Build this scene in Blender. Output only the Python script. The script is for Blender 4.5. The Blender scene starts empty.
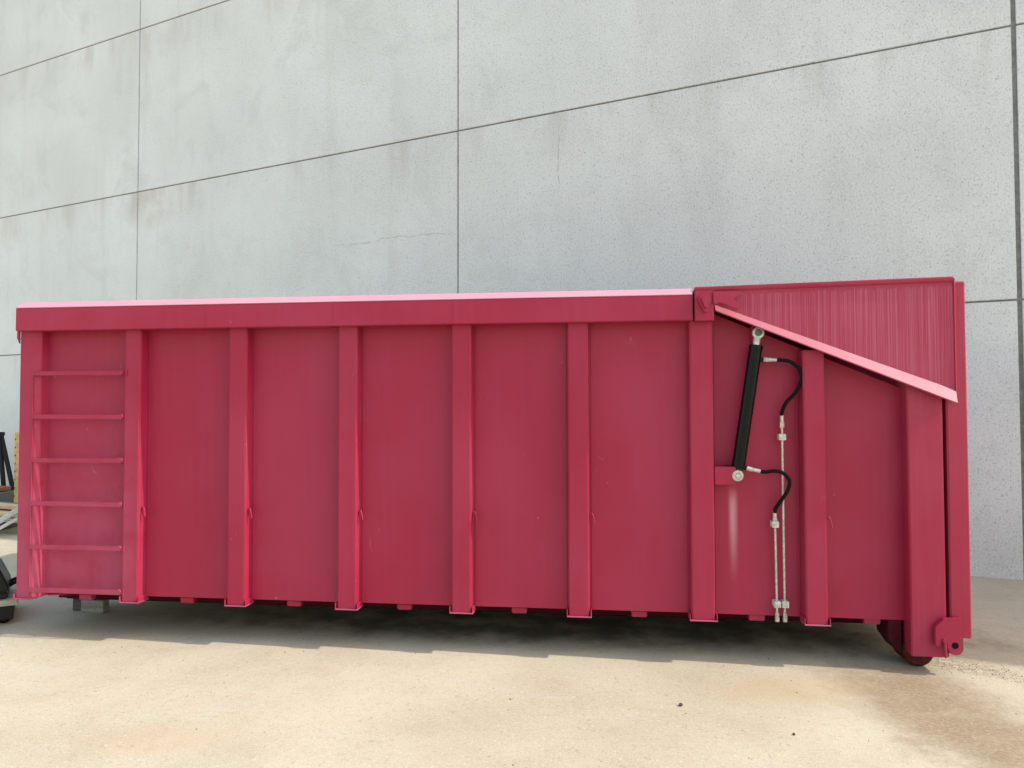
import bpy, bmesh, math, random
from mathutils import Vector, Matrix
random.seed(7)
R = math.radians
S = bpy.context.scene
C = S.collection

# ------------------------------------------------------------------ camera
cd = bpy.data.cameras.new("camera")
cam = bpy.data.objects.new("camera", cd)
C.objects.link(cam)
cr = Vector((0.99223364, 0.1243719, -0.00200903))
cu = Vector((0.00595598, -0.03137143, 0.99949005))
cf = Vector((-0.12424546, 0.99173961, 0.03186855))
m = Matrix(((cr.x, cu.x, -cf.x, 4.12512), (cr.y, cu.y, -cf.y, -5.09449), (cr.z, cu.z, -cf.z, 1.6), (0, 0, 0, 1)))
cam.matrix_world = m
cd.sensor_fit = 'HORIZONTAL'
cd.sensor_width = 36.0
cd.lens = 36.0 * 770.0 / 1024.0
cd.clip_start = 0.05
cd.clip_end = 3000
S.camera = cam

# ------------------------------------------------------------------ light
SUN = Vector((1.04, -0.085, 1.0)).normalized()      # towards the sun
EL = math.asin(SUN.z)
AZ = math.atan2(SUN.x, SUN.y)
W = bpy.data.worlds.new("World")
S.world = W
W.use_nodes = True
nt = W.node_tree
nt.nodes.clear()
sky = nt.nodes.new("ShaderNodeTexSky")
sky.sky_type = 'NISHITA'
sky.sun_disc = False
sky.sun_elevation = EL
sky.sun_rotation = AZ
sky.altitude = 50
sky.air_density = 2.0
sky.dust_density = 2.5
sky.ozone_density = 1.0
bg = nt.nodes.new("ShaderNodeBackground")
bg.inputs['Strength'].default_value = 0.15
wo = nt.nodes.new("ShaderNodeOutputWorld")
nt.links.new(sky.outputs[0], bg.inputs[0])
nt.links.new(bg.outputs[0], wo.inputs[0])
sd = bpy.data.lights.new("sun", 'SUN')
sd.energy = 2.0
sd.angle = R(0.5)
sd.color = (1.0, 0.95, 0.86)
sun = bpy.data.objects.new("sun", sd)
C.objects.link(sun)
sun.rotation_euler = (-SUN).to_track_quat('-Z', 'Y').to_euler()
sun.location = (20, -5, 25)
S.view_settings.view_transform = 'Standard'
S.view_settings.look = 'None'
S.view_settings.gamma = 1
S.view_settings.exposure = 1.0
S.view_settings.use_curve_mapping = False
S.render.engine = 'CYCLES'
S.cycles.max_bounces = 8
S.cycles.diffuse_bounces = 5

# ------------------------------------------------------------------ material helpers
class NT:
    def __init__(s, name):
        s.m = bpy.data.materials.new(name)
        s.m.use_nodes = True
        s.t = s.m.node_tree
        s.b = s.t.nodes['Principled BSDF']
        s.co = s.t.nodes.new('ShaderNodeTexCoord').outputs['Object']
    def n(s, kind, **kw):
        o = s.t.nodes.new(kind)
        for k, v in kw.items():
            setattr(o, k, v)
        return o
    def put(s, sock, v):
        if isinstance(v, bpy.types.NodeSocket):
            s.t.links.new(v, sock)
        elif isinstance(v, (tuple, list)) and len(v) == 3 and sock.type == 'RGBA':
            sock.default_value = (*v, 1)
        else:
            sock.default_value = v
    def scaled(s, sx, sy, sz, off=(0, 0, 0)):
        o = s.n('ShaderNodeMapping')
        s.put(o.inputs['Vector'], s.co)
        o.inputs['Scale'].default_value = (sx, sy, sz)
        o.inputs['Location'].default_value = off
        return o.outputs[0]
    def noise(s, scale, detail=4, rough=0.55, vec=None, dist=0.0):
        o = s.n('ShaderNodeTexNoise')
        s.put(o.inputs['Vector'], vec if vec is not None else s.co)
        o.inputs['Scale'].default_value = scale
        o.inputs['Detail'].default_value = detail
        o.inputs['Roughness'].default_value = rough
        o.inputs['Distortion'].default_value = dist
        return o.outputs[0]
    def ramp(s, v, a, b, lo=0.0, hi=1.0):
        o = s.n('ShaderNodeMapRange')
        o.interpolation_type = 'SMOOTHSTEP'
        s.put(o.inputs[0], v)
        for i, x in enumerate((a, b, lo, hi)):
            o.inputs[1 + i].default_value = x
        return o.outputs[0]
    def math(s, op, a, b=None, c=None):
        o = s.n('ShaderNodeMath', operation=op)
        s.put(o.inputs[0], a)
        if b is not None: s.put(o.inputs[1], b)
        if c is not None: s.put(o.inputs[2], c)
        return o.outputs[0]
    def mul(s, *a):
        r = a[0]
        for x in a[1:]:
            r = s.math('MULTIPLY', r, x)
        return r
    def mix(s, f, a, b):
        o = s.n('ShaderNodeMix', data_type='RGBA')
        s.put(o.inputs['Factor'], f)
        s.put(o.inputs[6], a)
        s.put(o.inputs[7], b)
        return o.outputs[2]
    def xyz(s, v=None):
        o = s.n('ShaderNodeSeparateXYZ')
        s.put(o.inputs[0], v if v is not None else s.co)
        return o.outputs
    def bump(s, h, strength, dist, prev=None):
        o = s.n('ShaderNodeBump')
        o.inputs['Strength'].default_value = strength
        o.inputs['Distance'].default_value = dist
        s.put(o.inputs['Height'], h)
        if prev is not None: s.put(o.inputs['Normal'], prev)
        return o.outputs[0]
    def end(s, col, rough, normal=None, metal=0.0, spec=None):
        s.put(s.b.inputs['Base Color'], col)
        s.put(s.b.inputs['Roughness'], rough)
        s.b.inputs['Metallic'].default_value = metal
        if spec is not None: s.b.inputs['Specular IOR Level'].default_value = spec
        if normal is not None: s.put(s.b.inputs['Normal'], normal)
        return s.m

RX, RY = 3.14, 1.2                                   # container root, used by position masks below

def red_paint(name, base=(0.325, 0.011, 0.046), chalk=(0.385, 0.052, 0.110), streaks=0.0, ladder=False):
    k = NT(name)
    x, y, z = k.xyz()
    cloud = k.noise(1.3, 3, 0.5)
    fine = k.noise(1.0, 3, 0.6, k.scaled(28, 28, 1.1))
    f = k.math('ADD', k.mul(k.ramp(cloud, 0.35, 0.7), 0.25), k.mul(k.ramp(fine, 0.45, 0.75), 0.09))
    if streaks:
        s1 = k.noise(1.0, 2, 0.7, k.scaled(150, 150, 0.7))
        s2 = k.noise(1.0, 2, 0.6, k.scaled(300, 300, 1.3))
        top = k.math('ADD', z, k.mul(k.noise(1.0, 1, 0.5, k.scaled(60, 60, 0.01)), 0.05))
        top = k.math('SUBTRACT', top, k.mul(k.math('ADD', x, RX - 4.668), 0.0207))
        band = k.ramp(top, 2.345, 2.325)             # unwashed strip under the rim
        run = k.ramp(z, 0.9, 2.35, 0.25, 1.0)
        st = k.math('ADD', k.mul(k.ramp(s1, 0.40, 0.72), 0.45), k.mul(k.ramp(s2, 0.45, 0.72), 0.45))
        f = k.math('ADD', k.mul(f, 0.7), k.mul(st, run, band, streaks))
    if ladder:
        smear = k.noise(3.0, 4, 0.6)
        near = k.mul(k.ramp(x, -2.15, -2.35), k.ramp(z, 1.9, 0.6, 0.2, 1.0))
        f = k.math('ADD', f, k.mul(near, k.ramp(smear, 0.2, 0.65), 0.95))
        pale_streak = k.mul(k.ramp(k.math('ABSOLUTE', k.math('SUBTRACT', x, 4.912 - RX)), 0.038, 0.0),
                    k.ramp(z, 1.12, 0.98), k.ramp(z, 0.45, 0.95), k.ramp(fine, 0.2, 0.65))  # pale vertical streak below the cylinder
    col = k.mix(k.math('MINIMUM', f, 1.0), base, chalk)
    if ladder:
        col = k.mix(k.mul(pale_streak, 0.75), col, (0.60, 0.30, 0.34))
        # short paint scratches and pale scuffs, thinly spread
        sc = k.noise(1.0, 2, 0.5, k.scaled(7, 7, 1.6, (2, 0, 5)), 0.8)
        line = k.ramp(k.math('ABSOLUTE', k.math('SUBTRACT', sc, 0.5)), 0.006, 0.001)
        col = k.mix(k.mul(line, k.ramp(k.noise(3.1, 3, 0.6, k.scaled(1, 1, 1, (7, 1, 2))), 0.62, 0.74), 0.35), col, (0.55, 0.22, 0.27))
        chip = k.ramp(k.noise(24, 2, 0.5, k.scaled(1, 1, 1.0, (3, 3, 9))), 0.775, 0.795)
        col = k.mix(k.mul(chip, 0.4), col, (0.52, 0.20, 0.25))
    spk = k.ramp(k.noise(38, 2, 0.5), 0.76, 0.80)
    col = k.mix(k.mul(spk, 0.35), col, (0.16, 0.02, 0.03))
    rough = k.ramp(f, 0.0, 0.8, 0.46, 0.65)
    b = k.bump(k.noise(1.6, 2, 0.4), 0.22, 0.05)
    b = k.bump(k.noise(240, 2, 0.5), 0.05, 0.001, b)
    return k.end(col, rough, b, spec=0.35)

def plain(name, col, rough, metal=0.0, var=0.25, scale=18, bump=0.1, spec=None):
    k = NT(name)
    nz = k.noise(scale, 4, 0.6)
    c = k.mix(k.ramp(nz, 0.3, 0.7), tuple(v * (1 - var) for v in col), tuple(min(1, v * (1 + var)) for v in col))
    return k.end(c, k.ramp(nz, 0.3, 0.7, rough * 0.85, min(1, rough * 1.15)), k.bump(k.noise(scale * 5, 3), bump, 0.003), metal, spec)

def wood(name, a, b):
    k = NT(name)
    g = k.noise(1.0, 4, 0.6, k.scaled(2.0, 30, 45), 1.2)
    kn = k.noise(7, 3)
    c = k.mix(k.ramp(g, 0.3, 0.7), a, b)
    c = k.mix(k.mul(k.ramp(kn, 0.62, 0.75), 0.5), c, tuple(v * 0.4 for v in a))
    return k.end(c, 0.8, k.bump(g, 0.3, 0.004))

def concrete_wall_mat():
    k = NT("precast_concrete")
    x, y, z = k.xyz()
    oi = k.n('ShaderNodeObjectInfo').outputs['Random']
    cloud = k.noise(0.55, 5, 0.6)
    mid = k.noise(2.2, 5, 0.6)
    streak = k.noise(1.0, 5, 0.65, k.scaled(2.6, 2.6, 0.22))
    brush = k.noise(1.0, 3, 0.6, k.scaled(70, 70, 3.0))
    c = k.mix(k.ramp(cloud, 0.3, 0.7), (0.680, 0.680, 0.674), (0.780, 0.782, 0.776))
    c = k.mix(k.mul(k.ramp(mid, 0.42, 0.70), 0.48), c, (0.62, 0.625, 0.61))
    c = k.mix(k.mul(k.ramp(streak, 0.50, 0.72), 0.30), c, (0.575, 0.572, 0.552))
    c = k.mix(k.mul(k.ramp(brush, 0.4, 0.7), 0.14), c, (0.58, 0.58, 0.575))
    blot = k.noise(1.1, 6, 0.68, k.scaled(1, 1, 0.75, (3, 8, 1)), 0.8)
    c = k.mix(k.mul(k.ramp(blot, 0.50, 0.66), 0.38), c, (0.565, 0.56, 0.555))
    c = k.mix(k.mul(oi, 0.16), c, (0.56, 0.56, 0.55))
    # dirt bleeding from the horizontal joints
    for zj in (2.61, 5.22, 7.97):
        dz = k.math('SUBTRACT', zj, z)
        below = k.mul(k.ramp(dz, 0.0, 0.02), k.ramp(dz, 0.75, 0.0))
        sp = k.ramp(k.noise(1.0, 4, 0.6, k.scaled(2.2, 2.2, 0.35, (zj, 0, 0))), 0.46, 0.72)
        c = k.mix(k.mul(below, sp, 0.55), c, (0.50, 0.46, 0.41))
    # ochre stain under the joint on the left
    rust = k.mul(k.ramp(k.math('ABSOLUTE', k.math('ADD', x, 5.85)), 0.75, 0.05), k.ramp(z, 4.25, 5.1), k.ramp(z, 5.23, 5.2),
                 k.ramp(k.noise(3.0, 5, 0.65), 0.35, 0.65))
    c = k.mix(k.mul(rust, 0.55), c, (0.54, 0.46, 0.37))
    # splash dirt near the ground
    foot = k.mul(k.ramp(z, 0.9, 0.0), k.ramp(k.noise(2.5, 5, 0.7), 0.25, 0.7))
    c = k.mix(k.mul(foot, 0.5), c, (0.50, 0.475, 0.45))
    # air holes: small, slightly tall pits in two sizes
    def pits(sc, lo, hi, seed):
        v = k.n('ShaderNodeTexVoronoi')
        k.put(v.inputs['Vector'], k.scaled(sc, sc, sc * 0.62, (seed, seed, seed)))
        v.inputs['Scale'].default_value = 1.0
        v.inputs['Randomness'].default_value = 1.0
        r = k.n('ShaderNodeSeparateColor')
        k.put(r.inputs[0], v.outputs['Color'])
        rad = k.math('MULTIPLY_ADD', r.outputs[0], hi - lo, lo)
        hole = k.ramp(k.math('SUBTRACT', v.outputs['Distance'], rad), 0.03, -0.05)
        return k.mul(hole, k.ramp(r.outputs[1], 0.35, 0.5))
    p1 = pits(26, 0.02, 0.17, 0.0)
    p2 = pits(48, 0.04, 0.25, 3.7)
    dens = k.ramp(k.math('ADD', k.mul(x, 0.055), k.noise(0.7, 3)), 0.05, 0.65, 0.42, 1.0)
    pit = k.mul(k.math('MAXIMUM', p1, k.mul(p2, 0.8)), dens)
    gr = k.noise(1.0, 2, 0.6, k.scaled(62, 62, 44))
    gr2 = k.noise(1.0, 2, 0.6, k.scaled(26, 26, 20, (5, 1, 2)))
    grain = k.mul(k.math('MAXIMUM', k.ramp(gr, 0.57, 0.70), k.mul(k.ramp(gr2, 0.62, 0.72), 0.8)), dens)
    c = k.mix(k.mul(grain, 0.72), c, (0.38, 0.37, 0.365))
    c = k.mix(k.mul(k.ramp(gr, 0.47, 0.33), dens, 0.45), c, (0.86, 0.865, 0.86))
    c = k.mix(k.mul(pit, 0.55), c, (0.30, 0.29, 0.28))
    # hairline cracks
    wob = k.noise(2.4, 4, 0.6)
    d1 = k.math('ABSOLUTE', k.math('SUBTRACT', z, k.math('MULTIPLY_ADD', wob, 0.22, CR1[2])))
    cr1 = k.mul(k.ramp(d1, 0.010, 0.002), k.ramp(x, CR1[0] - 0.1, CR1[0] + 0.2), k.ramp(x, CR1[1] + 0.05, CR1[1] - 0.05))
    d2 = k.math('ABSOLUTE', k.math('SUBTRACT', x, k.math('MULTIPLY_ADD', wob, 0.16, CR2[2])))
    cr2 = k.mul(k.ramp(d2, 0.012, 0.002), k.ramp(z, CR2[0], CR2[0] + 0.3), k.ramp(z, CR2[1], CR2[1] - 0.3))
    c = k.mix(k.mul(k.math('MAXIMUM', cr1, cr2), 0.45, k.ramp(k.noise(14, 2), 0.3, 0.6)), c, (0.25, 0.22, 0.19))
    b = k.bump(mid, 0.15, 0.02)
    b = k.bump(k.noise(60, 4, 0.7), 0.55, 0.006, b)
    b = k.bump(k.math('SUBTRACT', 1.0, pit), 0.6, 0.006, b)
    return k.end(c, 0.88, b)

CR1 = (-2.05, -0.1, 3.80)        # horizontal crack: x from, x to, z
CR2 = (4.1, 5.15, 1.35)          # vertical crack: z from, z to, x

def ground_mat():
    k = NT("yard_concrete")
    x, y, z = k.xyz()
    big = k.noise(0.5, 5, 0.6)
    mid = k.noise(2.3, 6, 0.62)
    fin = k.noise(22, 5, 0.7)
    vf = k.noise(140, 3, 0.7)
    c = k.mix(k.ramp(big, 0.3, 0.7), (0.430, 0.362, 0.250), (0.530, 0.462, 0.338))
    c = k.mix(k.mul(k.ramp(mid, 0.44, 0.70), 0.38), c, (0.385, 0.315, 0.215))
    c = k.mix(k.mul(k.ramp(k.noise(1.6, 6, 0.7, k.scaled(1, 1.8, 1, (9, 4, 0))), 0.52, 0.72), 0.5), c, (0.52, 0.485, 0.42))
    c = k.mix(k.mul(k.ramp(fin, 0.5, 0.72), 0.42), c, (0.30, 0.255, 0.20))
    c = k.mix(k.mul(k.ramp(vf, 0.53, 0.64), 0.62), c, (0.24, 0.205, 0.16))
    c = k.mix(k.mul(k.ramp(k.noise(70, 4, 0.75, k.scaled(1, 1, 1, (4, 2, 0))), 0.52, 0.64), 0.35), c, (0.62, 0.56, 0.45))
    tick = k.ramp(k.noise(1.0, 3, 0.6, k.scaled(34, 24, 1, (3, 1, 0)), 1.0), 0.60, 0.70)
    c = k.mix(k.mul(tick, k.ramp(k.noise(1.4, 3), 0.35, 0.6, 0.25, 1.0), 0.50), c, (0.25, 0.205, 0.15))
    c = k.mix(k.mul(k.ramp(k.noise(44, 3, 0.6, k.scaled(1, 1, 1, (8, 5, 0))), 0.40, 0.30), 0.5), c, (0.66, 0.60, 0.48))
    sp = k.ramp(k.noise(55, 2, 0.5, k.scaled(1, 1, 1, (1, 6, 0))), 0.70, 0.74)
    c = k.mix(k.mul(sp, k.ramp(big, 0.35, 0.6), 0.55), c, (0.16, 0.13, 0.10))
    # pale trowelled scuffs
    c = k.mix(k.mul(k.ramp(k.noise(1.0, 5, 0.7, k.scaled(3.2, 7.5, 1, (2, 7, 0)), 1.5), 0.60, 0.72), 0.22), c, (0.30, 0.27, 0.235))
    # muddy run-off patch in front of the roller, drawn out towards the front right
    def blob(cx, cy, rx, ry, rot, amp):
        o = k.n('ShaderNodeMapping')
        o.vector_type = 'TEXTURE'
        k.put(o.inputs['Vector'], k.co)
        o.inputs['Location'].default_value = (cx, cy, 0)
        o.inputs['Rotation'].default_value = (0, 0, rot)
        o.inputs['Scale'].default_value = (rx, ry, 1)
        l = k.n('ShaderNodeVectorMath', operation='LENGTH')
        k.put(l.inputs[0], o.outputs[0])
        d = k.math('ADD', l.outputs['Value'], k.mul(k.math('SUBTRACT', k.noise(3.2, 6, 0.68), 0.5), amp))
        return k.ramp(d, 1.15, 0.35)
    mud = blob(5.86, -0.72, 1.20, 0.50, R(-78), 1.3)
    wet = k.mul(mud, k.ramp(k.noise(4.5, 5, 0.65), 0.25, 0.55, 0.65, 1.0))
    wet = k.mul(wet, k.ramp(k.noise(45, 4, 0.75), 0.34, 0.56, 0.6, 1.0))
    c = k.mix(k.mul(wet, 0.85), c, (0.225, 0.150, 0.078))
    och = blob(5.15, -0.5, 0.5, 0.28, R(10), 1.6)
    c = k.mix(k.mul(och, 0.40), c, (0.43, 0.315, 0.16))
    grey = blob(6.33, 0.0, 0.42, 0.18, R(-40), 1.8)
    c = k.mix(k.mul(grey, k.ramp(k.noise(30, 3, 0.7), 0.42, 0.6), 0.55), c, (0.13, 0.115, 0.095))
    # oily dirt, spread and darkened to paint deeper shade under the container
    oil_shade = blob(3.7, 0.62, 3.3, 0.50, 0.0, 1.2)
    c = k.mix(k.mul(oil_shade, k.ramp(k.noise(3.5, 4), 0.30, 0.60, 0.35, 1.0), 0.88), c, (0.085, 0.062, 0.043))
    orange = blob(2.0, -1.55, 0.5, 0.2, 0.2, 1.8)
    c = k.mix(k.mul(orange, 0.25), c, (0.48, 0.31, 0.19))
    b = k.bump(mid, 0.20, 0.02)
    b = k.bump(fin, 0.35, 0.006, b)
    b = k.bump(vf, 0.4, 0.002, b)
    return k.end(c, 0.85, b)

M = {}
M['red'] = red_paint("red_paint", ladder=True)
M['lid'] = red_paint("washed_red_paint", chalk=(0.44, 0.12, 0.19), streaks=0.85)
M['post'] = red_paint("streaked_red_paint", chalk=(0.42, 0.095, 0.16), streaks=0.55)
M['cap'] = red_paint('sunlit_rail_red_paint', base=(0.55, 0.245, 0.315), chalk=(0.62, 0.34, 0.40))  # lighter copy of the red, sunlight on the rail slope put into the colour
M['lip'] = red_paint('sunlit_edge_red_paint', base=(0.37, 0.068, 0.115), chalk=(0.46, 0.15, 0.21))  # lighter red for lip and foot plates, their sunlit look painted in
M['under'] = plain("shaded_underframe_red", (0.060, 0.006, 0.011), 0.9, spec=0.15)  # red darkened to put the underside shade into the colour
M['roller'] = plain('rusty_worn_roller', (0.075, 0.012, 0.015), 0.8, var=0.5, scale=30, spec=0.2)
M['black'] = plain("black_cylinder_paint", (0.002, 0.003, 0.0035), 0.28, bump=0.03, spec=0.2)
M['rubber'] = plain("black_rubber", (0.003, 0.0025, 0.003), 0.6, bump=0.05, spec=0.15)
M['steel'] = plain("zinc_plated_steel", (0.52, 0.49, 0.45), 0.38, metal=0.55, scale=60)
M['chrome'] = plain("bare_rod_steel", (0.55, 0.54, 0.52), 0.35, metal=0.6, scale=40)
M['pin'] = plain('dull_pin_steel', (0.12, 0.125, 0.12), 0.5, metal=0.4, scale=50)
M['clamp'] = plain("grey_plastic_clamp", (0.55, 0.54, 0.48), 0.55, scale=50)
M['wall'] = concrete_wall_mat()
M['core'] = plain("joint_sealant", (0.20, 0.195, 0.185), 0.9)
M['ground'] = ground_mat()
M['timber'] = wood("weathered_grey_timber", (0.20, 0.195, 0.18), (0.33, 0.32, 0.30))
M['dtimber'] = wood("dark_grey_timber", (0.075, 0.07, 0.06), (0.13, 0.125, 0.11))
M['plank'] = wood("pale_pine_plank", (0.42, 0.30, 0.17), (0.60, 0.46, 0.29))
M['brown'] = wood("rusty_brown_board", (0.22, 0.075, 0.03), (0.33, 0.12, 0.05))
M['bleached'] = wood("bleached_board", (0.34, 0.34, 0.335), (0.50, 0.50, 0.495))
M['yellow'] = plain("worn_ochre_paint", (0.55, 0.34, 0.15), 0.7)
M['blackmetal'] = plain("black_painted_steel", (0.008, 0.009, 0.011), 0.55, spec=0.25)
M['plastic'] = plain("black_plastic", (0.006, 0.0075, 0.009), 0.40, bump=0.05, spec=0.25)
M['deck'] = wood("dirty_pale_board", (0.30, 0.28, 0.23), (0.44, 0.42, 0.36))
M['stone'] = plain("dark_stone", (0.07, 0.06, 0.05), 0.9, scale=90)

# ------------------------------------------------------------------ mesh helpers
class MB:
    """collects shapes in world coordinates; build() links them as ONE mesh object"""
    def __init__(s): s.bm = bmesh.new()
    def _merge(s, b):
        me = bpy.data.meshes.new("tmp"); b.to_mesh(me); b.free()
        s.bm.from_mesh(me); bpy.data.meshes.remove(me)
    def hull(s, v8, bevel=0.0, seg=2):
        """v8: four bottom points then four top points, same order"""
        b = bmesh.new()
        v = [b.verts.new(p) for p in v8]
        for f in ((3, 2, 1, 0), (4, 5, 6, 7), (0, 1, 5, 4), (1, 2, 6, 5), (2, 3, 7, 6), (3, 0, 4, 7)):
            b.faces.new([v[i] for i in f])
        bmesh.ops.recalc_face_normals(b, faces=b.faces)
        if bevel: bmesh.ops.bevel(b, geom=b.edges[:], offset=bevel, segments=seg, affect='EDGES', clamp_overlap=True)
        s._merge(b); return s
    def box(s, x0, x1, y0, y1, z0, z1, bevel=0.0, seg=2):
        return s.hull([(x0, y0, z0), (x1, y0, z0), (x1, y1, z0), (x0, y1, z0), (x0, y0, z1), (x1, y0, z1), (x1, y1, z1), (x0, y1, z1)], bevel, seg)
    def prism(s, poly, axis, a, b_, bevel=0.0, seg=2):
        """poly in the two other axes, extruded along axis from a to b_"""
        b = bmesh.new()
        def P(p, t): return {'x': (t, p[0], p[1]), 'y': (p[0], t, p[1]), 'z': (p[0], p[1], t)}[axis]
        lo = [b.verts.new(P(p, a)) for p in poly]; hi = [b.verts.new(P(p, b_)) for p in poly]
        n = len(poly)
        b.faces.new(lo); b.faces.new(hi[::-1])
        for i in range(n): b.faces.new((lo[i], hi[i], hi[(i + 1) % n], lo[(i + 1) % n]))
        bmesh.ops.recalc_face_normals(b, faces=b.faces)
        if bevel: bmesh.ops.bevel(b, geom=b.edges[:], offset=bevel, segments=seg, affect='EDGES', clamp_overlap=True)
        s._merge(b); return s
    def tube(s, pts, r, n=12, caps=True, radii=None):
        pts = [Vector(p) for p in pts]
        b = bmesh.new(); rings = []
        d0 = (pts[1] - pts[0]).normalized()
        up = Vector((0, 0, 1)) if abs(d0.z) < 0.9 else Vector((1, 0, 0))
        u = d0.cross(up).normalized()
        for i, p in enumerate(pts):
            a = pts[max(i - 1, 0)]; c = pts[min(i + 1, len(pts) - 1)]
            d = (c - a).normalized()
            u = (u - d * u.dot(d)).normalized(); v = d.cross(u)
            rr = radii[i] if radii else r
            rings.append([b.verts.new(p + (u * math.cos(2 * math.pi * k / n) + v * math.sin(2 * math.pi * k / n)) * rr) for k in range(n)])
        for q, w in zip(rings, rings[1:]):
            for k in range(n): b.faces.new((q[k], q[(k + 1) % n], w[(k + 1) % n], w[k]))
        if caps: b.faces.new(rings[0][::-1]); b.faces.new(rings[-1])
        bmesh.ops.recalc_face_normals(b, faces=b.faces)
        s._merge(b); return s
    def ring(s, c, axis, ro, ri, h, n=28):
        """flat washer with a real hole, centred on c"""
        b = bmesh.new(); c = Vector(c); a = Vector(axis).normalized()
        u = a.orthogonal().normalized(); v = a.cross(u); L = []
        for r, t in ((ro, -h / 2), (ro, h / 2), (ri, h / 2), (ri, -h / 2)):
            L.append([b.verts.new(c + a * t + (u * math.cos(2 * math.pi * k / n) + v * math.sin(2 * math.pi * k / n)) * r) for k in range(n)])
        for i in range(4):
            q, w = L[i], L[(i + 1) % 4]
            for k in range(n): b.faces.new((q[k], q[(k + 1) % n], w[(k + 1) % n], w[k]))
        bmesh.ops.recalc_face_normals(b, faces=b.faces)
        s._merge(b); return s
    def build(s, name, mat, parent=None, smooth=26, root=None):
        me = bpy.data.meshes.new(name)
        base = root if root is not None else (rootloc(parent) if parent else Matrix.Identity(4))
        s.bm.transform(base.inverted())
        s.bm.to_mesh(me); s.bm.free()
        me.materials.append(mat)
        for p in me.polygons: p.use_smooth = True
        me.set_sharp_from_angle(angle=R(smooth))
        o = bpy.data.objects.new(name, me)
        C.objects.link(o)
        wn = o.modifiers.new("flat_faces", 'WEIGHTED_NORMAL')
        wn.keep_sharp = True
        if parent: o.parent = parent
        else: o.matrix_world = base
        return o

def rootloc(o):
    while o.parent: o = o.parent
    return o.matrix_basis.copy()

def tag(o, label=None, cat=None, group=None, kind=None):
    for k, v in (('label', label), ('category', cat), ('group', group), ('kind', kind)):
        if v: o[k] = v
    return o

def empty(name, loc, rz=0.0):
    o = bpy.data.objects.new(name, None)
    C.objects.link(o)
    o.matrix_basis = Matrix.Translation(loc) @ Matrix.Rotation(rz, 4, 'Z')
    o.empty_display_size = 0.3
    return o

def curve(ctrl, n=10):
    """Catmull-Rom through control points"""
    P = [Vector(p) for p in ctrl]; P = [P[0] * 2 - P[1]] + P + [P[-1] * 2 - P[-2]]
    out = []
    for i in range(1, len(P) - 2):
        a, b, c, d = P[i - 1:i + 3]
        for k in range(n):
            t = k / n
            out.append(0.5 * ((2 * b) + (c - a) * t + (2 * a - 5 * b + 4 * c - d) * t * t + (3 * b - a - 3 * c + d) * t ** 3))
    out.append(P[-2]); return out

# ------------------------------------------------------------------ ground
g = MB()
b = g.bm
for q in ((-300, -300, 0), (300, -300, 0), (300, 300, 0), (-300, 300, 0)): b.verts.new(q)
b.verts.ensure_lookup_table(); b.faces.new(b.verts[:])
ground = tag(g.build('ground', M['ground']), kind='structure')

# ------------------------------------------------------------------ concrete wall
WANG = R(19.608)
WL = (2.196, 4.673, 0)
wall = empty('concrete_wall', WL, -WANG)
tag(wall, 'tall pale grey precast concrete panel wall rising behind the red container', 'wall')
wm = wall.matrix_basis
def wbox(mb, x0, x1, y0, y1, z0, z1, bev=0.0):
    mb.hull([wm @ Vector(p) for p in ((x0, y0, z0), (x1, y0, z0), (x1, y1, z0), (x0, y1, z0), (x0, y0, z1), (x1, y0, z1), (x1, y1, z1), (x0, y1, z1))], bev)
tb = [-24.6, -18.45, -12.35, -6.19, 0.0, 6.11, 12.25, 18.4]
zb = [-0.05, 2.61, 5.22, 7.97, 10.6]
for i in range(len(tb) - 1):
    for j in range(len(zb) - 1):
        p = MB()
        gap = {5: 0.020}
        wbox(p, tb[i] + gap.get(i, 0.009), tb[i + 1] - gap.get(i + 1, 0.009), 0.0, 0.12, zb[j] + 0.009, zb[j + 1] - 0.009, 0.005)
        p.build('wall_panel', M['wall'], wall)
p = MB(); wbox(p, tb[0], tb[-1], 0.014, 0.26, -0.05, 10.59); p.build('joint_sealant', M['core'], wall)

# ------------------------------------------------------------------ red roll-off container
box = empty('roll_off_container', (RX, RY, 0))
tag(box, 'long dark red steel roll-off container with a hydraulic lid standing on the concrete yard', 'container')
RED = M['red']
def part(mb, name, mat=None, parent=None): return mb.build(name, mat or RED, parent or box)

Y0, YB = 0.0, 2.45
# front skin, with its weld beads beside each rib
YL = -0.036                                          # the long left part of the skin stands proud of the right part
ribs = [(0.786, 0.904, 0), (1.552, 1.680, 0), (2.328, 2.458, 0), (3.101, 3.231, 0), (3.865, 3.996, 0), (4.635, 4.780, 1), (5.326, 5.456, 2)]
p = MB()
p.prism([(4.70, 0.287), (5.95, 0.281), (5.95, 1.72), (4.80, 2.21), (4.70, 2.26)], 'y', Y0, Y0 + 0.008)
for x0, x1, kind in ribs[5:]:
    if kind == 2: p.box(x0 - 0.026, x0 - 0.019, -0.003, 0.002, 0.30, 1.95, 0.001, 1)
    p.box(x1 + 0.018, x1 + 0.025, -0.003, 0.002, 0.30, 2.1 if kind < 2 else 1.85, 0.001, 1)
part(p, 'side_panel')
p = MB()
p.box(0.04, 4.70, YL, YL + 0.008, 0.297, 2.26)
for x0, x1, kind in ribs[:6]:
    p.box(x0 - 0.020, x0 - 0.013, YL - 0.003, YL + 0.002, 0.305, 2.15, 0.001, 1)
    if kind == 0: p.box(x1 + 0.014, x1 + 0.021, YL - 0.003, YL + 0.002, 0.305, 2.15, 0.001, 1)
part(p, 'side_panel')
p = MB(); p.box(0.04, 4.70, YL + 0.008, Y0 + 0.01, 0.2975, 0.304); part(p, 'skin_fold')
part(MB().box(0.04, 5.97, YB - 0.008, YB, 0.287, 2.26), 'side_panel')
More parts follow.
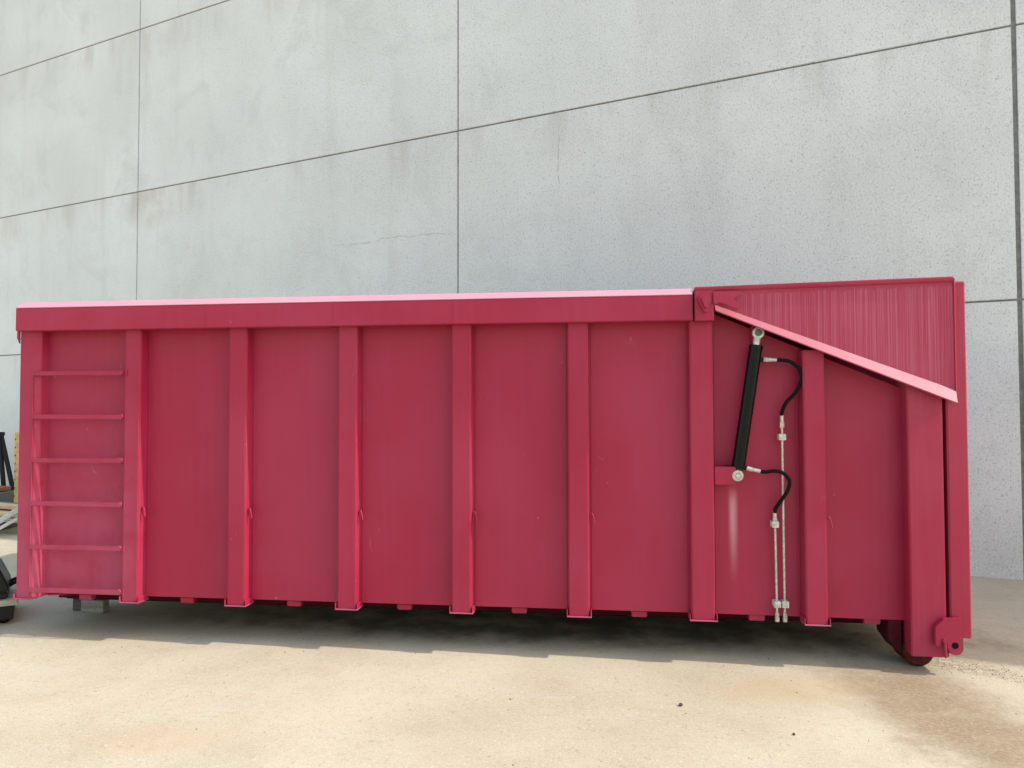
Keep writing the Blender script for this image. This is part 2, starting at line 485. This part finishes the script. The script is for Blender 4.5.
part(MB().box(0.04, 5.97, Y0 + 0.008, YB - 0.008, 0.287, 0.297), 'floor_panel', M['under'])
part(MB().box(0.02, 0.032, Y0 + 0.01, YB - 0.01, 0.287, 2.26), 'end_panel')

# ribs: folded channels with bevelled front corners, each on a small foot plate
def rib(x0, x1, ztop, zbot=0.262, d=0.12, c=0.006):
    q = [(x0 - 0.006, -0.001), (x0, -d + c), (x0 + c, -d), (x1 - c, -d), (x1, -d + c), (x1 + 0.006, -0.001)]
    o = part(MB().prism(q, 'z', zbot + 0.008, ztop, 0.0035, 2), 'rib')
    f = MB()
    f.box(x0 - 0.012, x1 + 0.014, -d - 0.014, -0.004, zbot, zbot + 0.0075, 0.002, 1)
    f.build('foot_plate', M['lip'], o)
    MB().box(x1 + 0.007, x1 + 0.013, -d - 0.010, -0.01, zbot + 0.008, zbot + 0.045, 0.002, 1).build('foot_cheek', RED, o)
    MB().box(x0 - 0.013, x0 - 0.007, -d - 0.010, -0.01, zbot + 0.008, zbot + 0.045, 0.002, 1).build('foot_cheek', RED, o)
    return o
for x0, x1, kind in ribs:
    rib(x0, x1, 2.170 if kind == 0 else (2.20 if kind == 1 else 1.96), 0.268 if kind < 2 else 0.262)

# corner post at the left end, one front corner folded back
p = MB()
p.prism([(-0.012, 0.14), (-0.012, -0.116), (-0.008, -0.12), (0.104, -0.12), (0.140, -0.099), (0.146, -0.03), (0.16, 0.14)], 'z', 0.28, 2.170, 0.003, 2)
o = part(p, 'corner_post')
f = MB(); f.box(-0.024, 0.118, -0.134, 0.10, 0.271, 0.2795, 0.002, 1); f.box(-0.026, -0.020, -0.13, 0.08, 0.273, 0.305, 0.002, 1)
f.build('foot_plate', RED, o)
f = MB(); f.prism([(0.152, 0.275), (0.34, 0.2865), (0.152, 0.2865)], 'y', -0.02, 0.05); f.build('gusset', RED, o)
f = MB(); f.prism([(-0.032, 2.16), (-0.0125, 2.16), (-0.0125, 2.065), (-0.032, 2.105)], 'y', -0.13, -0.118, 0.001, 1); f.build('gusset', RED, o)
part(MB().box(0.0, 0.16, YB - 0.14, YB + 0.12, 0.28, 2.145, 0.004), 'corner_post')

# top rail: box section with a sloped upper front edge, front and back
def rail(y0, ys, y1, name='top_rail'):
    q = [(y0, 2.152), (y0, 2.312), (ys, 2.358), (y1, 2.358), (y1, 2.152)]
    p = MB(); p.prism(q, 'x', -0.012, 4.655, 0.004, 2); o = part(p, name)
    nv = Vector((0, -0.58 if ys > y0 else 0.58, 0.815)) * 0.003
    a, b2 = Vector((-0.010, y0, 2.314)), Vector((-0.010, ys, 2.360)); a2, b3 = Vector((4.653, y0, 2.314)), Vector((4.653, ys, 2.360))
    f = MB(); f.hull([a - nv, a2 - nv, b3 - nv, b2 - nv, a + nv, a2 + nv, b3 + nv, b2 + nv], 0.001, 1); f.build('rail_lit_face', M['cap'], o)  # thin sheet carrying the painted sunlit tone of the sloped edge
    return o
rl = rail(-0.17, -0.105, 0.03)
for xx in (1.41, 2.31, 3.12):
    MB().box(xx, xx + 0.005, -0.1712, -0.1695, 2.16, 2.306).build('weld_seam', RED, rl)
rail(YB + 0.17, YB + 0.105, YB - 0.03)
q = MB(); q.box(-0.012, 0.12, 0.034, YB - 0.034, 2.152, 2.35, 0.004); part(q, 'end_rail')

# ladder rungs welded between the corner post and the first rib
for i, z in enumerate((1.854, 1.549, 1.243, 0.942, 0.638, 0.340)):
    p = MB()
    dz = random.uniform(-0.004, 0.004)
    p.hull([(0.098, -0.133, z - 0.016), (0.772, -0.133, z - 0.016 + dz), (0.772, -0.121, z - 0.016 + dz), (0.098, -0.121, z - 0.016),
            (0.098, -0.133, z + 0.016), (0.772, -0.133, z + 0.016 + dz), (0.772, -0.121, z + 0.016 + dz), (0.098, -0.121, z + 0.016)], 0.003, 2)
    p.tube([(0.766, -0.1335, z + dz + 0.003), (0.766, -0.120, z + dz + 0.003)], 0.0175, 18)
    p.box(0.800, 0.806, -0.128, -0.121, z - 0.02, z + 0.02, 0.001, 1)
    part(p, 'ladder_rung')
part(MB().box(0.094, 0.0985, -0.1275, -0.1205, 0.30, 1.86, 0.001, 1), 'ladder_strip')

# tarpaulin rope hooks
for x0, x1, kind in ribs:
    if kind == 1: continue
    xx, z = x1 - 0.004, 0.895
    p = MB()
    p.tube(curve([(xx + 0.004, -0.05, z - 0.055), (xx + 0.008, -0.075, z - 0.02), (xx + 0.014, -0.088, z + 0.022), (xx + 0.024, -0.094, z + 0.026), (xx + 0.034, -0.098, z + 0.0), (xx + 0.040, -0.100, z - 0.035)], 6), 0.005, 16)
    part(p, 'rope_hook')

# underframe: cross members whose ends show below the skin, two main rails
for xx in (0.42, 1.19, 1.972, 2.75, 3.53, 4.315, 5.055, 5.755):
    p = MB(); p.box(xx - 0.050, xx + 0.050, 0.012, 0.06, 0.245, 0.2855, 0.005, 2); o = part(p, 'cross_member')
    MB().box(xx - 0.045, xx + 0.045, 0.40, 2.40, 0.180, 0.2860, 0.003, 1).build('shade_cross_beam', M['under'], o)  # hidden beams, hung lower than the ends to darken the ground below
for y0 in (0.58, 1.73):
    p = MB()
    p.prism([(-0.21, 0.2860), (-0.21, 0.15), (-0.15, 0.100), (5.95, 0.100), (5.95, 0.2860)], 'y', y0, y0 + 0.14, 0.004, 1)
    o = part(p, 'main_rail', M['under'])
p = MB(); p.box(-0.05, 5.84, 0.36, 0.372, 0.165, 0.2865); part(p, 'floor_edge', M['under'])

# rear post, tailgate edge, roller
p = MB()
p.prism([(5.948, 0.10), (5.936, -0.112), (5.942, -0.12), (6.136, -0.12), (6.142, -0.114), (6.142, 0.10)], 'z', 0.096, 1.80, 0.003, 2)
o = part(p, 'rear_post', M['post'])
f = MB(); f.box(6.115, 6.150, -0.124, 0.02, 0.100, 0.22, 0.003, 1); f.build('latch_stop', RED, o)
p = MB(); p.box(6.163, 6.284, -0.12, YB + 0.12, 0.212, 2.372, 0.009, 1); part(p, 'tailgate', M['post'])
p = MB(); p.prism([(5.846, 0.280), (5.924, 0.280), (5.924, 0.070), (5.900, 0.085), (5.852, 0.155), (5.846, 0.175)], 'y', 0.0, 0.22, 0.003, 1); part(p, 'roller_bracket', M['under'])
def roller(y0, y1):
    ys = [(y0, 0.074), (y0 + 0.006, 0.086), (y0 + 0.02, 0.092), (y1 - 0.02, 0.092), (y1 - 0.006, 0.086), (y1, 0.074)]
    p = MB(); p.tube([(6.018, y, 0.092) for y, r in ys], 0, 36, True, [r for y, r in ys])
    return part(p, 'roller', M['roller'])
roller(-0.02, 0.20); roller(2.25, 2.47)
p = MB()
p.prism([(6.068, 0.168), (6.057, 0.180), (6.057, 0.287), (6.109, 0.338), (6.214, 0.340), (6.216, 0.155), (6.198, 0.128), (6.168, 0.122), (6.138, 0.134), (6.124, 0.165), (6.120, 0.200), (6.105, 0.208), (6.094, 0.200), (6.090, 0.175)], 'y', -0.162, -0.128, 0.003, 2)
o = part(p, 'hinge_plate')
f = MB(); f.ring((6.168, -0.1635, 0.181), (0, 1, 0), 0.019, 0.0175, 0.003); f.tube([(6.168, -0.1630, 0.181), (6.168, -0.1622, 0.181)], 0.0172, 24)
f.build('pin_hole', M['rubber'], o)
f = MB(); f.tube([(6.106, -0.178, 0.210), (6.106, -0.12, 0.210)], 0.012, 14); f.tube([(6.106, -0.172, 0.21), (6.112, -0.168, 0.11)], 0.008, 10); f.build('hinge_pin', RED, o)

# hydraulic lid over the right end: front cheek, roof, back cheek, sloped bright lip
p = MB()
p.prism([(4.668, 2.362), (6.212, 2.394), (6.214, 1.70), (4.800, 2.246), (4.668, 2.246)], 'y', -0.138, -0.126, 0.003, 2)
lid = part(p, 'lid', M['lid'])
p = MB(); p.prism([(4.668, 2.340), (6.212, 2.372), (6.212, 2.386), (4.668, 2.354)], 'y', -0.124, YB + 0.11); p.build('lid_roof', M['lid'], lid)
p = MB(); p.prism([(4.668, 2.362), (6.212, 2.394), (6.214, 1.70), (4.800, 2.246), (4.668, 2.246)], 'y', YB + 0.126, YB + 0.138); p.build('lid_cheek', M['lid'], lid)
p = MB()      # lip: runs down to the right, folded outwards at 45 degrees
A0, A1 = Vector((4.792, -0.139, 2.252)), Vector((6.212, -0.139, 1.706))
B0, B1 = Vector((4.792, -0.168, 2.214)), Vector((6.200, -0.190, 1.628))
th = Vector((0, 0.006, -0.007))
p.hull([A0 + th, A1 + th, B1 + th, B0 + th, A0, A1, B1, B0], 0.0015, 1)
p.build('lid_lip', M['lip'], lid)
p = MB(); p.prism([(6.208, -0.147), (6.222, -0.132), (6.222, -0.122), (6.208, -0.122)], 'z', 1.66, 2.388, 0.0015, 1); p.build('lid_edge', RED, lid)
p = MB(); p.hull([(4.668, -0.148, 2.338), (6.206, -0.148, 2.369), (6.206, -0.1385, 2.363), (4.668, -0.1385, 2.332), (4.668, -0.150, 2.362), (6.206, -0.150, 2.394), (6.206, -0.130, 2.400), (4.668, -0.130, 2.368)], 0.004, 3); p.build('lid_rim', RED, lid)
# pivot block with its drop-shaped cap, and the forked catch plate
p = MB(); p.box(4.664, 4.781, -0.196, -0.10, 2.146, 2.334, 0.003, 2); pv = part(p, 'pivot_block')
def drop(c, r0, r1, dz, y0, y1):
    a = [(c[0] + r0 * math.cos(R(t)), c[1] + r0 * math.sin(R(t))) for t in range(-20, 201, 20)]
    b_ = [(c[0] + 0.006 + r1 * math.cos(R(t)), c[1] - dz + r1 * math.sin(R(t))) for t in range(200, 341, 20)]
    p = MB(); p.prism(a + b_, 'y', y1, y0, 0.003, 2); return p
drop((4.722, 2.275), 0.040, 0.018, 0.062, -0.194, -0.224).build('pivot_cap', RED, pv)
drop((4.722, 2.275), 0.022, 0.011, 0.045, -0.222, -0.246).build('pivot_cap', RED, pv)
p = MB()
p.prism([(4.775, 2.250), (4.775, 2.326), (4.935, 2.327), (4.950, 2.316), (4.950, 2.296), (4.918, 2.288), (4.902, 2.276), (4.908, 2.266), (4.944, 2.250), (4.946, 2.226), (4.928, 2.210), (4.905, 2.214), (4.830, 2.252), (4.808, 2.256), (4.792, 2.246)], 'y', -0.212, -0.192, 0.002, 2)
part(p, 'catch_plate')

# hydraulic cylinder on the front skin
top, bot = Vector((5.064, -0.085, 2.074)), Vector((4.926, -0.085, 1.176))
ax = (top - bot).normalized()
def cyl_at(t): return bot + ax * t
L = (top - bot).length
p = MB()
p.tube([cyl_at(0.052), cyl_at(0.058), cyl_at(L - 0.085), cyl_at(L - 0.079)], 0, 28, True, [0.037, 0.041, 0.041, 0.037])
p.tube([cyl_at(L - 0.110), cyl_at(L - 0.0785)], 0.0425, 28)
cyl = part(p, 'hydraulic_cylinder', M['black'])
p = MB(); p.tube([cyl_at(L - 0.08), cyl_at(L - 0.03)], 0.023, 20); p.ring(top, (0, 1, 0), 0.036, 0.021, 0.040); p.build('rod_end', M['chrome'], cyl)
p = MB(); p.tube([top + Vector((0, -0.026, 0)), top + Vector((0, 0.08, 0))], 0.0215, 20); p.build('rod_pin', M['pin'], cyl)
p = MB(); p.tube([bot + Vector((0, 0.03, 0)), bot + Vector((0, -0.030, 0)), bot + Vector((0, -0.034, 0))], 0, 22, True, [0.036, 0.036, 0.033])
p.ring(bot + Vector((0, -0.037, 0)), (0, 1, 0), 0.030, 0.021, 0.008); p.tube([bot + Vector((0, -0.034, 0)), bot + Vector((0, -0.046, 0))], 0.015, 6); p.build('base_pin', M['steel'], cyl)
p = MB(); p.box(4.86, 4.945, -0.06, 0.0, 1.20, 1.235, 0.003); p.tube([cyl_at(0.0), cyl_at(0.06)], 0.030, 16); p.build('base_lug', M['blackmetal'], cyl)
p = MB(); p.box(4.784, 4.915, -0.116, 0.0, 1.118, 1.232, 0.004, 2); part(p, 'cylinder_bracket')
p = MB(); p.box(5.03, 5.10, -0.06, 0.0, 2.02, 2.12, 0.004, 2); part(p, 'rod_bracket')

# hoses, fittings, rigid pipes and pipe clamps
def fitting(a, b_, parent=None):
    a, b_ = Vector(a), Vector(b_); d = (b_ - a)
    p = MB(); p.tube([a, a + d * 0.42], 0.015, 6); p.tube([a + d * 0.42, b_], 0.0125, 18)
    p.tube([a + d * 0.50, a + d * 0.56], 0.0145, 18); return part(p, 'hose_fitting', M['steel'])
p = MB(); p.tube([(5.055, -0.085, 1.905), (5.100, -0.085, 1.906)], 0.013, 10); p.build('port', M['black'], cyl)
fitting((5.096, -0.085, 1.906), (5.176, -0.085, 1.902))
p = MB(); p.tube(curve([(5.172, -0.085, 1.902), (5.205, -0.086, 1.901), (5.262, -0.090, 1.888), (5.314, -0.094, 1.838), (5.322, -0.094, 1.772), (5.288, -0.086, 1.696), (5.236, -0.070, 1.636), (5.212, -0.055, 1.575), (5.211, -0.050, 1.545)], 8), 0.0115, 18); part(p, 'hydraulic_hose', M['rubber'])
fitting((5.211, -0.050, 1.475), (5.211, -0.050, 1.555))
fitting((4.985, -0.085, 1.222), (5.068, -0.085, 1.203))
p = MB(); p.tube([(4.94, -0.085, 1.226), (4.99, -0.085, 1.222)], 0.013, 10); p.build('port', M['black'], cyl)
p = MB(); p.tube(curve([(5.062, -0.085, 1.204), (5.10, -0.086, 1.199), (5.160, -0.090, 1.206), (5.210, -0.092, 1.190), (5.243, -0.092, 1.145), (5.232, -0.088, 1.085), (5.196, -0.075, 1.022), (5.166, -0.055, 0.970), (5.161, -0.048, 0.940)], 8), 0.0115, 18); part(p, 'hydraulic_hose', M['rubber'])
fitting((5.161, -0.045, 0.875), (5.161, -0.045, 0.950))
p = MB(); p.tube([(5.211, -0.050, 1.48), (5.214, -0.050, 0.283)], 0.0075, 18); part(p, 'hydraulic_pipe', M['steel'])
p = MB(); p.tube([(5.161, -0.050, 0.88), (5.167, -0.050, 0.283)], 0.0075, 18); part(p, 'hydraulic_pipe', M['steel'])
for xx, z in ((5.211, 1.417), (5.161, 0.868), (5.167, 0.370), (5.216, 0.370)):
    p = MB(); p.box(xx - 0.0215, xx + 0.0215, -0.068, -0.001, z - 0.020, z + 0.020, 0.003, 2)
    p.tube([(xx + 0.012, -0.066, z), (xx + 0.012, -0.074, z)], 0.006, 6); p.tube([(xx - 0.012, -0.066, z), (xx - 0.012, -0.074, z)], 0.006, 6)
    part(p, 'pipe_clamp', M['clamp'])
for xx in (5.167, 5.215):
    p = MB(); p.tube([(xx, -0.050, 0.315), (xx, -0.050, 0.288)], 0.013, 6); p.tube([(xx, -0.050, 0.29), (xx, -0.050, 0.262)], 0.0145, 14); part(p, 'pipe_coupling', M['steel'])

# ------------------------------------------------------------------ blocks under the left end
bp = tag(MB().box(-0.012, 0.178, 0.555, 0.635, 0.0, 0.098, 0.004, 1).build('support_block', M['timber'], root=Matrix.Translation((0.085, 0.65, 0))),
         'pale grey timber block under the left end of the red container', 'block')
tag(MB().box(-0.115, -0.018, 0.60, 0.84, 0.0, 0.096, 0.004, 1).build('support_block', M['dtimber'], root=Matrix.Translation((-0.065, 0.72, 0))),
    'dark timber block just left of the pale block under the container', 'block')

# ------------------------------------------------------------------ low trolley with a black case, at the left edge
tr = empty('platform_trolley', (-0.290, 0.215, 0), R(38))
tag(tr, 'low trolley with a dirty pale deck on black wheels beside the container corner', 'trolley')
TM = tr.matrix_basis.copy()
def tb_(mb, name, mat, parent): mb.bm.transform(TM); return mb.build(name, mat, parent)
tb_(MB().box(-0.95, 0.012, -0.01, 0.62, 0.138, 0.182, 0.004, 2), 'deck', M['deck'], tr)
tb_(MB().box(-0.93, -0.015, 0.005, 0.59, 0.035, 0.137, 0.004, 1), 'frame', M['blackmetal'], tr)
for xx, yy in ((-0.075, 0.045), (-0.86, 0.045), (-0.075, 0.535), (-0.86, 0.535)):
    w = MB(); ys = [(yy, 0.040), (yy + 0.008, 0.048), (yy + 0.034, 0.048), (yy + 0.042, 0.040)]
    w.tube([(xx, y, 0.048) for y, q in ys], 0, 24, True, [q for y, q in ys]); o = tb_(w, 'wheel', M['rubber'], tr)
    w = MB(); w.tube([(xx, yy - 0.004, 0.048), (xx, yy + 0.046, 0.048)], 0.016, 14); tb_(w, 'hub', M['steel'], o)
    for dy in (-0.012, 0.048):
        w = MB(); w.box(xx - 0.03, xx + 0.03, yy + dy, yy + dy + 0.006, 0.03, 0.0915, 0.001, 1); tb_(w, 'wheel_fork', M['blackmetal'], tr)
cs = empty('equipment_case', (-0.290, 0.215, 0.0), R(38))
tag(cs, 'black plastic case with a sloping lid lying on the low trolley', 'case')
tb_(MB().prism([(-0.80, 0.182), (-0.055, 0.182), (-0.045, 0.232), (-0.80, 0.232)], 'y', 0.03, 0.42, 0.010, 3), 'case_body', M['plastic'], cs)
tb_(MB().prism([(-0.80, 0.236), (-0.045, 0.236), (-0.043, 0.276), (-0.115, 0.435), (-0.26, 0.52), (-0.80, 0.54)], 'y', 0.02, 0.42, 0.012, 3), 'case_lid', M['plastic'], cs)
tb_(MB().tube(curve([(-0.05, 0.13, 0.262), (-0.02, 0.13, 0.280), (0.012, 0.15, 0.29), (0.015, 0.24, 0.29), (-0.02, 0.27, 0.280), (-0.05, 0.27, 0.262)], 6), 0.015, 10), 'handle', M['rubber'], cs)

# ------------------------------------------------------------------ clutter far left, in front of the wall
def stick(mb, a, b_, w, h):
    a, b_ = Vector(a), Vector(b_); d = (b_ - a).normalized()
    s_ = d.cross(Vector((0, 0, 1)))
    s_ = s_.normalized() if s_.length > 0.1 else Vector((0, 1, 0))
    u = s_.cross(d).normalized(); s_ *= w / 2; u *= h / 2
    mb.hull([a - s_ - u, a + s_ - u, a + s_ + u, a - s_ + u, b_ - s_ - u, b_ + s_ - u, b_ + s_ + u, b_ - s_ + u], 0.004, 1); return mb
ts = empty('trestle', (-6.56, 7.4, 0))
tag(ts, 'black metal A-frame trestle standing against the concrete wall at the far left', 'trestle')
for x1, y1 in ((-6.515, 7.40), (-6.310, 7.40), (-6.90, 7.40)):
    mb = MB(); stick(mb, (-6.650 + (0.012 if x1 > -6.4 else -0.02 if x1 < -6.8 else 0.0), 7.40 + (0.02 if x1 > -6.4 else 0.0), 1.19), (x1, y1, 0.0), 0.055, 0.06); mb.build('leg', M['blackmetal'], ts)
MB().box(-6.76, -6.615, 7.33, 7.50, 1.13, 1.20, 0.006, 1).build('cross_bar', M['blackmetal'], ts)
MB().box(-6.50, -6.30, 7.32, 7.36, 0.16, 0.24, 0.004, 1).build('foot_bar', M['blackmetal'], ts)
tag(stick(MB(), (-7.6, 6.95, 0.32), (-6.12, 6.95, 0.245), 0.26, 0.06).build('board', M['brown'], root=Matrix.Translation((-6.9, 6.75, 0.26))),
    'rusty brown board lying across the stack behind the pale planks', 'board')
tag(MB().box(-7.5, -5.98, 6.55, 7.15, 0.0, 0.20, 0.006, 1).build('board_stack', M['dtimber'], root=Matrix.Translation((-6.75, 6.75, 0))),
    'low dark stack of boards carrying the rusty brown board', 'boards')
ps = empty('shoring_post', (-4.26, 5.0, 0))
tag(ps, 'ochre yellow upright post with dark holes beside the left end of the container', 'post')
mb = MB(); mb.box(-4.290, -4.20, 4.95, 5.05, 0.006, 1.27, 0.004, 1); mb.build('tube', M['yellow'], ps)
for k in range(10):
    mb = MB(); z = 0.14 + k * 0.115
    mb.tube([(-4.276, 4.9485, z), (-4.276, 4.9495, z)], 0.011, 14); mb.build('pin_hole', M['blackmetal'], ps)
mb = MB(); mb.box(-4.37, -4.15, 4.90, 5.12, 0.0, 0.0055); mb.build('base_plate', M['yellow'], ps)
def plank(a, b_, w, h, mat, label, cat='plank', grp=None, name='timber_plank'):
    a, b_ = Vector(a), Vector(b_); mid = (a + b_) / 2
    o = stick(MB(), a, b_, w, h).build(name, mat, root=Matrix.Translation(mid)); return tag(o, label, cat, grp)
G = 'timber pieces piled at the far left'
plank((-5.6, 4.10, 0.46), (-3.25, 4.10, 0.315), 0.16, 0.05, M['plank'], 'topmost pale pine plank on the timber pile at far left', grp=G)
plank((-5.6, 3.98, 0.37), (-3.10, 3.98, 0.235), 0.14, 0.05, M['plank'], 'pale pine plank lying just under the topmost one', grp=G)
plank((-5.6, 4.32, 0.40), (-3.2, 4.32, 0.27), 0.18, 0.09, M['dtimber'], 'dark grey plank behind the pale pine planks', grp=G)
plank((-5.6, 3.92, 0.28), (-3.20, 3.94, 0.175), 0.12, 0.045, M['plank'], 'lowest pale pine plank of the timber pile', grp=G)
plank((-3.70, 3.66, 0.03), (-3.22, 3.82, 0.37), 0.05, 0.065, M['bleached'], 'bleached board leaning aslant against the planks', 'board', G, 'timber_board')
plank((-3.56, 3.60, 0.02), (-3.22, 3.74, 0.235), 0.04, 0.04, M['bleached'], 'narrow bleached slat below the leaning board', 'slat', G, 'bleached_batten')
plank((-3.95, 4.75, 0.06), (-3.95, 3.95, 0.06), 0.12, 0.115, M['dtimber'], 'dark bearer on the ground carrying the planks', 'bearer', None, 'timber_bearer')
plank((-5.25, 4.75, 0.08), (-5.25, 3.85, 0.08), 0.12, 0.155, M['dtimber'], 'dark bearer under the left end of the plank pile', 'bearer', None, 'timber_bearer')

# ------------------------------------------------------------------ stones and grit on the ground
def pebble(mb, x, y, r):
    b = bmesh.new(); bmesh.ops.create_icosphere(b, subdivisions=2, radius=r)
    k = [random.uniform(0.6, 1.25) for _ in range(3)]
    for v in b.verts:
        v.co = Vector((v.co.x * k[0], v.co.y * k[1], v.co.z * 0.6 * k[2])) * random.uniform(0.85, 1.12) + Vector((x, y, r * 0.45))
    mb._merge(b)
for x, y, r, lab in ((4.502, -0.822, 0.018, 'small dark stone lying on the sunlit concrete below the wide rib'),
                     (5.016, -1.131, 0.010, 'tiny dark stone nearest the camera on the sunlit concrete')):
    mb = MB(); pebble(mb, x, y, r)
    tag(mb.build('stone', M['stone'], root=Matrix.Translation((x, y, 0))), lab, 'stone')
mb = MB()
for _ in range(260):
    t = random.random()
    x = 6.12 + t * 0.55 + random.gauss(0, 0.09); y = 0.10 - t * 0.32 + random.gauss(0, 0.09)
    pebble(mb, x, y, random.uniform(0.0012, 0.0034))
for _ in range(110):
    pebble(mb, random.uniform(-0.5, 6.8), random.uniform(-1.7, 0.1), random.uniform(0.0015, 0.004))
tag(mb.build('grit', M['stone']), 'loose dark grit scattered over the concrete in front of the container', 'grit', kind='stuff')
